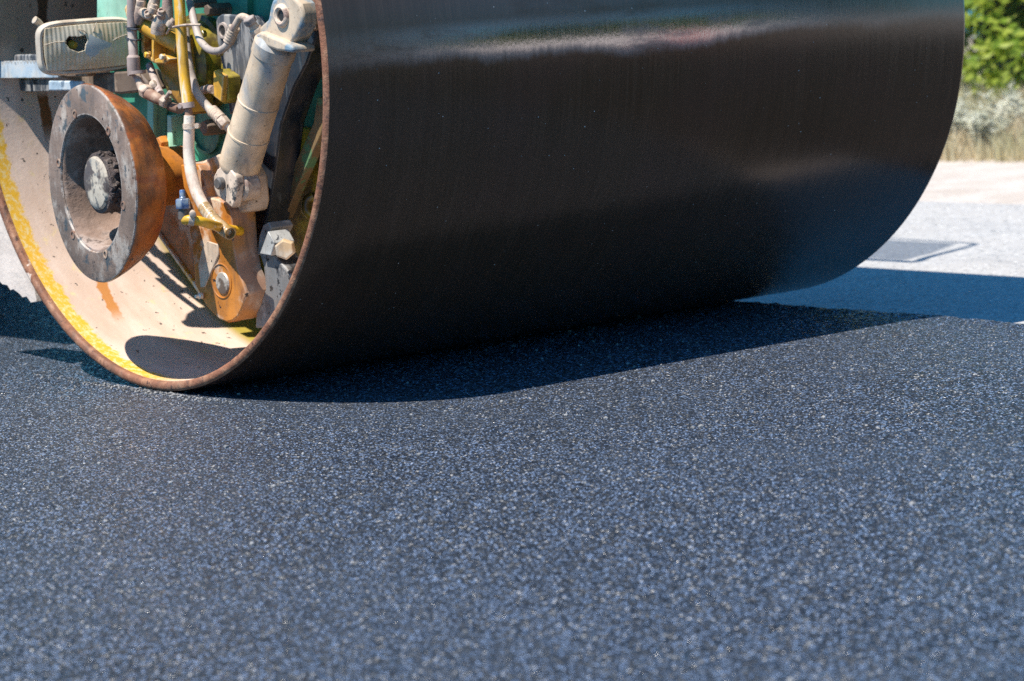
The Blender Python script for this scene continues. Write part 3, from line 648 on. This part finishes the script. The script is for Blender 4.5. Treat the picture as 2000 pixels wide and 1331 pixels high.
# left pipe with straps, collar, elbow, and the run of fittings
lp = MB().tube([at(258, -40, .055), at(257, 0, .055), at(258, 60, .055), at(261, 110, .052)], .0088).build('pipe', m_pipe, RR)
MB().lathe(at(262, 148, .05), at(260, 108, .05)-at(262, 148, .05), [(0, .012), (.004, .0125), (.034, .0122), (.038, .009)], n=24).build('collar', m_pipe, lp)
MB().ringlathe(at(268, 142, .05), (0, .1, 1), [(-.003, .010), (-.003, .0165), (.003, .0165), (.003, .010)], n=24).build('hose_clamp', m_pipe, lp)
for py in (56, 77):
    MB().ringlathe(at(258, py, .055), (0, 0, 1), [(-.0028, .0088), (-.0028, .0104), (.0028, .0104), (.0028, .0088)], n=24).build('strap', m_tie, lp)
    MB().tube([at(246, py-4, .07), at(255, py+1, .047), at(268, py+2, .05), at(278, py, .08)], .002, n=8).build('strap_tail', m_tie, lp)
MB().tube([at(266, 146, .05), at(272, 160, .05), at(278, 174, .05), at(288, 182, .05)], [.0085, .0075, .008, .0085]).build('elbow', m_fit, lp)
MB().hexa(at(281, 176, .05), at(300, 190, .05)-at(281, 176, .05), .0135, .016).build('nut', m_fit, lp, bevel=.001)
MB().tube([at(290, 184, .05), at(302, 190, .052), at(316, 198, .055), at(330, 206, .06)], [.011, .0112, .009, .008]).build('tee', m_rustfit, lp)
MB().hexa(at(318, 196, .05), at(336, 206, .055)-at(318, 196, .05), .0125, .014).build('nut', m_fit, lp, bevel=.001)
MB().tube([at(322, 196, .05), at(328, 186, .045), at(332, 180, .045)], .004).build('tap_handle', m_fit, lp)
MB().tube([at(292, 128, .09), at(300, 150, .08), at(308, 172, .07), at(314, 184, .06)], .0072).build('pipe_branch', m_pipe, lp)
MB().tube([at(332, 208, .06), at(344, 212, .06), at(352, 214, .055)], .0085).build('hose_tail', m_rustfit, lp)
MB().lathe(at(296, 170, .062), (.6, -.6, .5), [(0, .008), (.003, .010), (.010, .010), (.012, .006)], n=9).build('spring_clip', m_fit, lp)

# edge wheel: bowl-shaped steel wheel carried by the arm
nd = Vector((-.994, .105, 0)).normalized()             # the wheel's outward axis
wc = at(180, 359, -.06); rw = .183
prof = [(0, rw), (-.004, rw+.001), (-.012, rw-.002), (-.030, rw-.010), (-.055, rw-.024), (-.078, rw-.042), (-.090, rw-.060), (-.098, .09), (-.098, .05), (-.088, .05), (-.088, .100), (-.070, .110), (-.03, .118), (-.006, .121), (-.001, .124), (0, .128)]
ew = MB().ringlathe(wc, nd, prof, n=96).build('edge_wheel', [m_cone, m_flange, m_bore], RR, 50)
for p in ew.data.polygons:
    c = p.center-wc; s_ = c.dot(nd); rr_ = (c-nd*s_).length
    if s_ > -.006 and rr_ < rw-.006: p.material_index = 1
    if rr_ < .1255 and s_ > -.092: p.material_index = 2
fl = MB().ringlathe(wc+nd*.0005, nd, [(0, .1265), (.003, .128), (.003, rw-.004), (.0015, rw-.001), (-.001, rw-.0005)], n=110).build('flange', m_flange, ew, 50)
ra = nd.cross(Vector((0, 0, 1))).normalized(); rb = Vector((0, 0, 1))
if ra.dot(CR) < 0: ra = -ra
for a in (109, 47, -15, -72, 227, 165):
    t = math.radians(a); c = wc+nd*.0035+(ra*math.cos(t)+rb*math.sin(t))*.135
    bo = MB().ringlathe(c, nd, [(-.002, .0085), (.0015, .008), (.0015, .0052), (-.002, .005)], n=20).build('bolt_hole', m_rustfit, ew)
    MB().lathe(c, nd, [(-.003, .0053), (-.0005, .0053), (-.0005, 0)], n=16).build('socket', m_black, bo)
MB().lathe(wc-nd*.092, nd, [(0, .098), (.004, .098)], n=60).build('bowl_floor', m_bore, ew)
hub = MB().lathe(wc-nd*.09, nd, [(0, .066), (.012, .064), (.030, .058), (.050, .0565), (.066, .056), (.071, .058), (.078, .056), (.080, .051)], n=40, jit=.012).build('hub', m_hub, ew)
MB().lathe(wc-nd*.0105, nd, [(-.004, .050), (.001, .050), (.005, .046), (.007, .034), (.008, 0)], n=40, jit=.008).build('hub_cap', m_hubcap, hub)
rng = random.Random(5)
cl_ = MB()
for k in range(70):                                        # clods of dirt caked round the hub
    a = rng.uniform(-70, 75); t = math.radians(a); s_ = rng.uniform(-.055, -.012); rr_ = rng.uniform(.052, .060)
    c = wc+nd*s_+(ra*math.cos(t)+rb*math.sin(t))*rr_; q = rng.uniform(.003, .0085)
    cl_.lathe(c-nd*q, nd+Vector((rng.uniform(-.6, .6), rng.uniform(-.6, .6), rng.uniform(-.6, .6))), [(0, 0), (q*.3, q*.8), (q, q*rng.uniform(.8, 1.1)), (q*1.7, q*.7), (q*2, 0)], n=7, jit=.25)
cl_.build('caked_dirt', m_hub, hub)
MB().lathe(wc-nd*.098, -nd, [(0, .06), (.03, .055), (.09, .055)], n=32).build('axle', m_arm, ew)

# headlight
hx0 = at(172, 91, .06); HW, HH = .0945, .0475
def rr_loop(w_, h_, n=48, p=5.0):
    L = []
    for k in range(n):
        t = 2*PI*k/n; c, s_ = math.cos(t), math.sin(t)
        L.append((math.copysign(abs(c)**(2/p), c)*w_, math.copysign(abs(s_)**(2/p), s_)*h_))
    return L
yaw = math.radians(-11); pit = math.radians(3)
hX = Vector((math.cos(yaw), math.sin(yaw), .012)).normalized(); hN = Vector((math.sin(yaw), -math.cos(yaw), -math.sin(pit))).normalized()
hZ = hX.cross(-hN).normalized(); hZ = hZ if hZ.z > 0 else -hZ
hN = hZ.cross(hX); hN = hN if hN.y < 0 else -hN
def HP(u, v, d): return hx0 + hX*u + hZ*v + hN*d
def loft(loops, mat, name, parent, capend=True, n=48):
    m = MB(); V = []; F = []
    for (w_, h_, d, p) in loops: V += [HP(u, v, d) for u, v in rr_loop(w_, h_, n, p)]
    for i in range(len(loops)-1):
        for k in range(n): F.append((i*n+k, i*n+(k+1) % n, (i+1)*n+(k+1) % n, (i+1)*n+k))
    if capend: F.append(tuple((len(loops)-1)*n+k for k in range(n)))
    m.add(V, F); return m.build(name, mat, parent, 40)
hl = loft([(HW-.006, HH-.006, -.003, 5), (HW-.003, HH-.003, .001, 5), (HW+.001, HH+.001, .001, 5), (HW+.004, HH+.004, -.003, 5), (HW+.005, HH+.005, -.012, 5), (HW+.003, HH+.004, -.020, 5), (HW-.006, HH-.001, -.026, 4.5), (HW-.02, HH-.008, -.045, 4), (HW-.045, HH-.018, -.062, 3), (HW-.06, HH-.03, -.066, 2.5)], m_house, 'headlight', RR)
loft([(HW-.005, HH-.005, -.003, 5), (HW-.012, HH-.010, -.012, 4), (HW-.03, HH-.016, -.028, 3), (HW-.06, HH-.028, -.042, 2.4)], m_chrome, 'reflector', hl)
# broken lens: a fine sheet with the hole knocked out of it
hole2 = [(.002, .024), (.012, .017), (.024, .012), (.046, .002), (.040, -.004), (.022, -.008), (.012, -.018), (.000, -.020), (-.009, -.012), (-.007, .004), (-.002, .012)]
hole = [(-.049, .012), (-.040, .022), (-.020, .020), (-.006, .022), (-.003, .012), (-.008, .004), (-.010, -.006), (-.024, -.009), (-.040, -.001)]
def inside(u, v, P):
    r_ = False; j = len(P)-1
    for i in range(len(P)):
        if (P[i][1] > v) != (P[j][1] > v) and u < (P[j][0]-P[i][0])*(v-P[i][1])/(P[j][1]-P[i][1])+P[i][0]: r_ = not r_
        j = i
    return r_
m = MB(); LM = []; NX, NZ = 150, 76; V = []; F = []
for i in range(NX+1):
    for j in range(NZ+1):
        a, b = 2*i/NX-1, 2*j/NZ-1
        u = a*math.sqrt(1-b*b*.10)*(HW-.0055); v = b*math.sqrt(1-a*a*.10)*(HH-.0055)
        V.append(HP(u, v, .001+.006*(1-a*a)*(1-b*b)))
for i in range(NX):
    for j in range(NZ):
        a, b = 2*(i+.5)/NX-1, 2*(j+.5)/NZ-1
        if not inside(a*(HW-.0055), b*(HH-.0055), hole):
            q = i*(NZ+1)+j; F.append((q, q+NZ+1, q+NZ+2, q+1)); LM.append(1 if inside(a*(HW-.0055), b*(HH-.0055), hole2) else 0)
m.v = V; m.f = F; m.m = LM; ln = m.build('lens', [m_lens, m_clear], hl, 50)
so_ = ln.modifiers.new('thick', 'SOLIDIFY'); so_.thickness = .0022
MB().tube([HP(-.028, .004, -.026), HP(-.026, .004, -.016), HP(-.022, .003, -.008)], [.008, .0095, .006], n=16).build('bulb', m_bulb, hl)
MB().tube([HP(-.042, .010, -.03), HP(-.034, .009, -.016)], [.012, .012], n=18).build('bulb_socket', m_black, hl)
MB().tube([HP(-.078, .040, -.03), HP(-.085, .050, -.028), HP(-.094, .056, -.026)], [.007, .0065, .0075], n=14).build('adjuster_knob', m_capp, hl)
for (a, b) in (((-.089, .009), (-.045, .012)), ((.008, .022), (.018, .044)), ((.04, .004), (.085, .018)), ((.0, .022), (-.02, .034))):
    MB().tube([HP(a[0], a[1], .0055), HP((a[0]+b[0])/2, (a[1]+b[1])/2+.003, .0082), HP(b[0], b[1], .0062)], .0009, n=6, sub=3).build('crack', m_house, ln)

# toothed step beneath the headlight
def toothed(px0, px1, x, zt, h_, t, mat, name, parent, tooth=.012, th=.0055):
    ya = at(px0, 130, x).y; yb = at(px1, 130, x).y
    P = []; n = int(abs(ya-yb)/tooth)
    for k in range(n):
        y = ya+(yb-ya)*k/n; d = (yb-ya)/n
        P += [(y+d*.05, zt), (y+d*.25, zt+th*.8), (y+d*.5, zt+th), (y+d*.75, zt+th*.8), (y+d*.95, zt)]
    P += [(yb, zt-h_), (ya, zt-h_)]; nn = len(P)
    m = MB(); V = [(x, y, z) for y, z in P]+[(x+t, y, z) for y, z in P]
    m.add(V, [tuple(range(nn)), tuple(range(2*nn-1, nn-1, -1))]+[(i, (i+1) % nn, (i+1) % nn+nn, i+nn) for i in range(nn)])
    return m.build(name, mat, parent, 25)
zt = at(60, 125, .04).z
st = toothed(-90, 112, .055, zt, .028, .006, m_stepb, 'step', RR)
toothed(-60, 150, .096, zt, .028, .006, m_stepb, 'tread_bar', st)
a0, a1 = at(-90, 150, .04).y, at(112, 150, .04).y
for q in (.08, .5, .92):
    yq = a0+(a1-a0)*q; MB().box((.061, yq-.004, zt-.027), (.096, yq+.004, zt-.006)).build('cross_bar', m_stepd, st)
MB().plate([(28, 107), (84, 106), (88, 112), (88, 123), (26, 123)], .075, .006).build('stop_plate', m_darkplate, st, bevel=.003)
MB().plate([(-60, 156), (96, 156), (96, 179), (50, 180), (0, 168), (-60, 160)], .10, .01).build('under_bracket', m_darkplate, st, bevel=.002)
MB().plate([(94, 158), (160, 159), (160, 178), (94, 178)], .055, .008).build('end_plate', m_stepb, st, bevel=.003)
MB().plate([(112, 150), (240, 140), (268, 138), (286, 160), (292, 176), (236, 184), (160, 176), (150, 160)], .105, .05).build('lamp_bracket', m_stepbr, st, bevel=.004)
MB().plate([(118, 142), (168, 138), (172, 150), (122, 152)], .07, .02).build('lamp_foot', m_stepbr, hl, bevel=.003)

# dust-caked scraper plate hanging behind the drum
MB().plate([(-70, 395), (-5, 400), (30, 455), (62, 540), (72, 590), (60, 592), (52, 580), (44, 582), (38, 575), (26, 566), (20, 568), (14, 558), (4, 556), (-4, 546), (-14, 548), (-40, 528), (-70, 520)], .05, .012).build('scraper_plate', m_mat, RR, bevel=.001)
MB().box((.03, .672, .60), (1.64, .74, .66)).build('scraper_bar', m_stepd, RR, bevel=.006)

# bodywork above and behind, out of the picture but throwing its shadow into it
m = MB(); m.box((-.10, .78, .70), (1.70, 3.0, 1.42)); m.box((.10, -.46, 1.27), (1.58, .80, 1.42))
bd = m.build('body', m_green, RR, bevel=.03, seg=3)
m = MB(); m.box((.25, 1.9, 1.42), (1.35, 2.6, 1.5)); m.box((.45, 1.75, 1.5), (1.0, 2.2, 1.62)); m.box((.45, 2.2, 1.5), (1.0, 2.32, 2.1))
m.build('seat', m_rubber, RR, bevel=.03, seg=3)
cn = MB().box((.05, 1.15, 2.62), (1.55, 2.95, 2.70)).build('canopy', m_green, RR, bevel=.03, seg=3)
for x in (.12, 1.45):
    for y in (1.25, 2.85): MB().tube([(x, y, 1.40), (x, y, 2.64)], .03).build('post', m_green, cn)
MB().tube([(1.60, .95, 1.62), (1.60, .47, 1.62), (1.60, .40, 1.64), (1.60, .44, 1.8), (1.60, .52, 2.25), (1.60, .56, 2.36), (1.60, .66, 2.38), (1.60, .95, 2.38), (1.60, .98, 2.2), (1.60, .98, 1.3)], [.014, .014, .013, .012, .009, .008, .007, .006, .006, .006], sub=4).build('handrail', m_green, RR)
sp_ = MB().add([(1.602, .45, 1.66), (1.602, .93, 1.66), (1.602, .93, 2.33), (1.602, .60, 2.33), (1.602, .50, 1.95)], [(0, 1, 2, 3, 4)]).build('screen_panel', m_screen, bpy.data.objects['handrail'], 0)
MB().tube([(.8, 1.35, 1.4), (.8, 1.45, 1.95)], .03).build('steering_column', m_stepd, RR)
MB().ringlathe((.8, 1.46, 1.98), (0, .35, 1), [(-.012, .19), (.012, .19), (.012, .215), (-.012, .215)]).build('steering_wheel', m_rubber, RR)
MB().box((.1, 3.0, .74), (1.5, 4.1, 1.35)).build('rear_frame', m_green, RR, bevel=.03, seg=3)

# ------------------------------------------------------------------ plants on the verge
def grass_obj():
    rng = random.Random(21); m = MB(); V = []; F = []
    def blade(x, y, h, wd):
        a = rng.uniform(0, 2*PI); lean = rng.uniform(.05, .55)*h; b = rng.uniform(0, 2*PI)
        dx, dy = math.cos(a)*wd, math.sin(a)*wd; lx, ly = math.cos(b)*lean, math.sin(b)*lean
        o = len(V); z = -.06
        V.extend([(x-dx, y-dy, z), (x+dx, y+dy, z), (x+dx*.7+lx*.4, y+dy*.7+ly*.4, z+h*.6), (x-dx*.7+lx*.4, y-dy*.7+ly*.4, z+h*.6), (x+lx, y+ly, z+h)])
        F.extend([(o, o+1, o+2, o+3), (o+3, o+2, o+4)])
    for k in range(52000):
        y = rng.uniform(-1.1, 7.5); x = 4.9+rng.random()**1.3*2.1
        e = 5.0+.14*wob(y, 1.7)
        if x < e: continue
        ramp_ = min(1, (x-e)/.5)
        blade(x, y, (rng.uniform(.04, .12)+ramp_*rng.uniform(.04, .13))*(1+.25*wob(y+x, 3.1)), rng.uniform(.0022, .005))
    for k in range(14000):
        y = rng.uniform(7.5, 30); x = rng.uniform(5.1, 8)
        blade(x, y, rng.uniform(.1, .3), rng.uniform(.006, .013))
    m.add(V, F); o = m.build('grass', m_grass, ang=0)
    return tag(o, kind='stuff')
grass_obj()

def leaf_cloud(name, mat, parent, blobs, n, ls, rng, zmin=0.02):
    m = MB(); V = []; F = []
    tot = sum(b[3]**2 for b in blobs)
    for (bx, by, bz, br, sq) in [(b[0], b[1], b[2], b[3], b[4] if len(b) > 4 else .8) for b in blobs]:
        for k in range(int(n*br*br/tot)):
            d = Vector((rng.gauss(0, 1), rng.gauss(0, 1), rng.gauss(0, 1))).normalized()*br*(rng.uniform(.25, 1)**.5)
            p = Vector((bx, by, bz))+Vector((d.x, d.y, d.z*sq))
            if p.z < zmin: continue
            s = ls*rng.uniform(.5, 1.3); u = Vector((rng.gauss(0, 1), rng.gauss(0, 1), rng.gauss(0, 1))).normalized(); v = u.orthogonal().normalized()
            nrm = u.cross(v)
            o = len(V)
            V += [p-u*s, p-v*s*.45+nrm*s*.12, p+u*s, p+v*s*.45+nrm*s*.12]; F.append((o, o+1, o+2, o+3))
    m.add(V, F); return m.build(name, mat, parent, ang=0)

def make_tree(loc, h, rng, mat, n, ls, label, group, low=.12, name='tree', skirt=0, extra=()):
    root = empty(name, loc); tag(root, label, 'tree', group)
    t = MB(); lim = []
    top = Vector((rng.uniform(-.2, .2), rng.uniform(-.2, .2), h*.72))
    t.tube([Vector((0, 0, -.1)), Vector((rng.uniform(-.1, .1), rng.uniform(-.1, .1), h*.3)), top], [h*.032, h*.024, h*.010], n=10)
    blobs = []
    for k in range(11):
        a = 2*PI*k/11+rng.uniform(-.3, .3); hh = h*rng.uniform(.10, .62); rd = h*rng.uniform(.20, .36)
        e = Vector((math.cos(a)*rd, math.sin(a)*rd, hh+h*rng.uniform(-.04, .15)))
        t.tube([Vector((0, 0, hh*.75)), e*.5+Vector((0, 0, hh*.45)), e], [h*.014, h*.009, h*.003], n=6, sub=3)
        blobs.append((e.x, e.y, max(e.z, h*low), h*rng.uniform(.10, .19), .75))
    for k in range(8):
        blobs.append((rng.uniform(-.22, .22)*h, rng.uniform(-.22, .22)*h, h*rng.uniform(.55, .9), h*rng.uniform(.11, .2), .8))
    for k in range(skirt):
        a = rng.uniform(0, 2*PI); rd = rng.uniform(.45, 1.25); blobs.append((math.cos(a)*rd, math.sin(a)*rd, rng.uniform(.12, .75), rng.uniform(.16, .34), .8))
    for (bx, by, bz, br) in extra: blobs.append((bx-loc[0], by-loc[1], bz, br, .8))
    t.build('trunk', m_bark, root)
    leaf_cloud('crown', mat, root, blobs, n, ls, rng)
    return root
rng = random.Random(31)
TG = 'trees along the verge'
def ray(px, D):
    "ground point at distance D in the direction of a photo column"
    v = CD*FPX+CR*(px-1000); v.z = 0; v.normalize(); return Vector((CP.x, CP.y, 0))+v*D
p_ = ray(1985, 13.0); make_tree((p_.x, p_.y, -.06), 3.0, rng, m_leaf, 30000, .034, 'bushy bright green tree just right of the drum edge, rising behind the dry shrubs', TG, .02, skirt=26, extra=[(*ray(px, D)[:2], z_, r_) for px, D, z_, r_ in ((1890, 11.9, .30, .10), (1925, 12.0, .52, .11), (1900, 12.2, .66, .09), (1965, 11.9, .40, .12), (1945, 12.1, .22, .10), (1990, 12.0, .62, .12), (1875, 12.1, .48, .08), (2010, 11.9, .28, .12))])
p_ = ray(2260, 13.4); make_tree((p_.x, p_.y, -.06), 3.2, rng, m_leaf2, 26000, .036, 'darker olive green tree at the right frame edge, set beside the bright green one', TG, .02, skirt=30)
src = None
FG = 'far trees beyond the dirt yard'
for i in range(15):
    a = math.radians(-80+3.9*i); D = 46+4*math.sin(i*2.3); x, y, h = math.cos(a)*D, math.sin(a)*D, 5.2+1.3*math.sin(i*1.7)
    if i == 0:
        src = make_tree((x, y, -.06), 3.2, rng, m_leaf2, 6000, .09, 'far dark tree beyond the dirt yard, seen only as a reflection in the wet drum', FG)
        src.scale = (h/3.2*1.5, h/3.2*1.5, h/3.2)
    else:
        r_ = src.copy(); COL.objects.link(r_); r_.location = (x, y, -.06); r_.rotation_euler = (0, 0, i*1.3); s = h/3.2; r_.scale = (s*1.5, s*1.5, s)
        for chd in src.children:
            c2 = chd.copy(); COL.objects.link(c2); c2.parent = r_

# red barrier, made up out of view for the red streak mirrored in the drum
bar = MB(); P_ = [(-.28, 0), (.28, 0), (.28, .08), (.16, .30), (.10, .80), (.07, .86), (-.07, .86), (-.10, .80), (-.16, .30), (-.28, .08)]
V = [(px, -.75, pz) for px, pz in P_]+[(px, .75, pz) for px, pz in P_]; n = len(P_)
V = [(a*.7, b*.6, c*.72) for a, b, c in V]
bar.add(V, [tuple(range(n)), tuple(range(2*n-1, n-1, -1))]+[(i, (i+1) % n, (i+1) % n+n, i+n) for i in range(n)])
bo = bar.build('added_red_barrier', worn('added_barrier_plastic', (.55, .02, .025), [((.35, .05, .05), 6, .6, .1, 4)], .45), bevel=.015)
bo.location = (6.15, -5.0, -.053); bo.rotation_euler = (0, 0, math.radians(42))
tag(bo, 'made-up red barrier, seen only as a red streak mirrored in the drum', 'barrier')

def make_shrub(loc, s, rng, label):
    root = empty('shrub', loc); tag(root, label, 'shrub', 'dry shrubs on the verge')
    m = MB(); V = []; F = []; st_ = MB()
    for k in range(26):
        a = rng.uniform(0, 2*PI); ln = s*rng.uniform(.6, 1.); sp = rng.uniform(.1, .75)
        e = Vector((math.cos(a)*sp*ln, math.sin(a)*sp*ln, ln*(1-.35*sp))); mid = e*.5+Vector((0, 0, ln*.12))
        st_.tube([Vector((0, 0, 0)), mid, e], [.006, .004, .0015], n=5, sub=2)
        for q in range(70):
            t = rng.uniform(.15, 1.0); p = mid*(2*t) if t < .5 else mid+(e-mid)*(2*t-1)
            d = Vector((rng.gauss(0, .5), rng.gauss(0, .5), rng.uniform(.1, 1))).normalized(); l_ = rng.uniform(.02, .05); wv = d.orthogonal().normalized()*.006
            o = len(V); V += [p-wv, p+d*l_*.6+wv*1.2, p+d*l_, p+wv]; F.append((o, o+1, o+2, o+3))
    st_.build('stems', m_bark, root); m.add(V, F); m.build('foliage', m_sage, root, ang=0)
    return root
labs = ['silvery dry shrub on the verge, closest to the dark drum edge', 'pale dry shrub at the right edge of the picture', 'grey green dry shrub on the verge, between two paler ones', 'dry shrub on the verge, mostly hidden behind the drum']
for i, (px, D, s) in enumerate([(1868, 10.75, .26), (2000, 10.9, .27), (1932, 10.6, .24), (1800, 10.7, .26)]):
    p_ = ray(px, D); make_shrub((p_.x, p_.y, -.06), s, rng, labs[i])
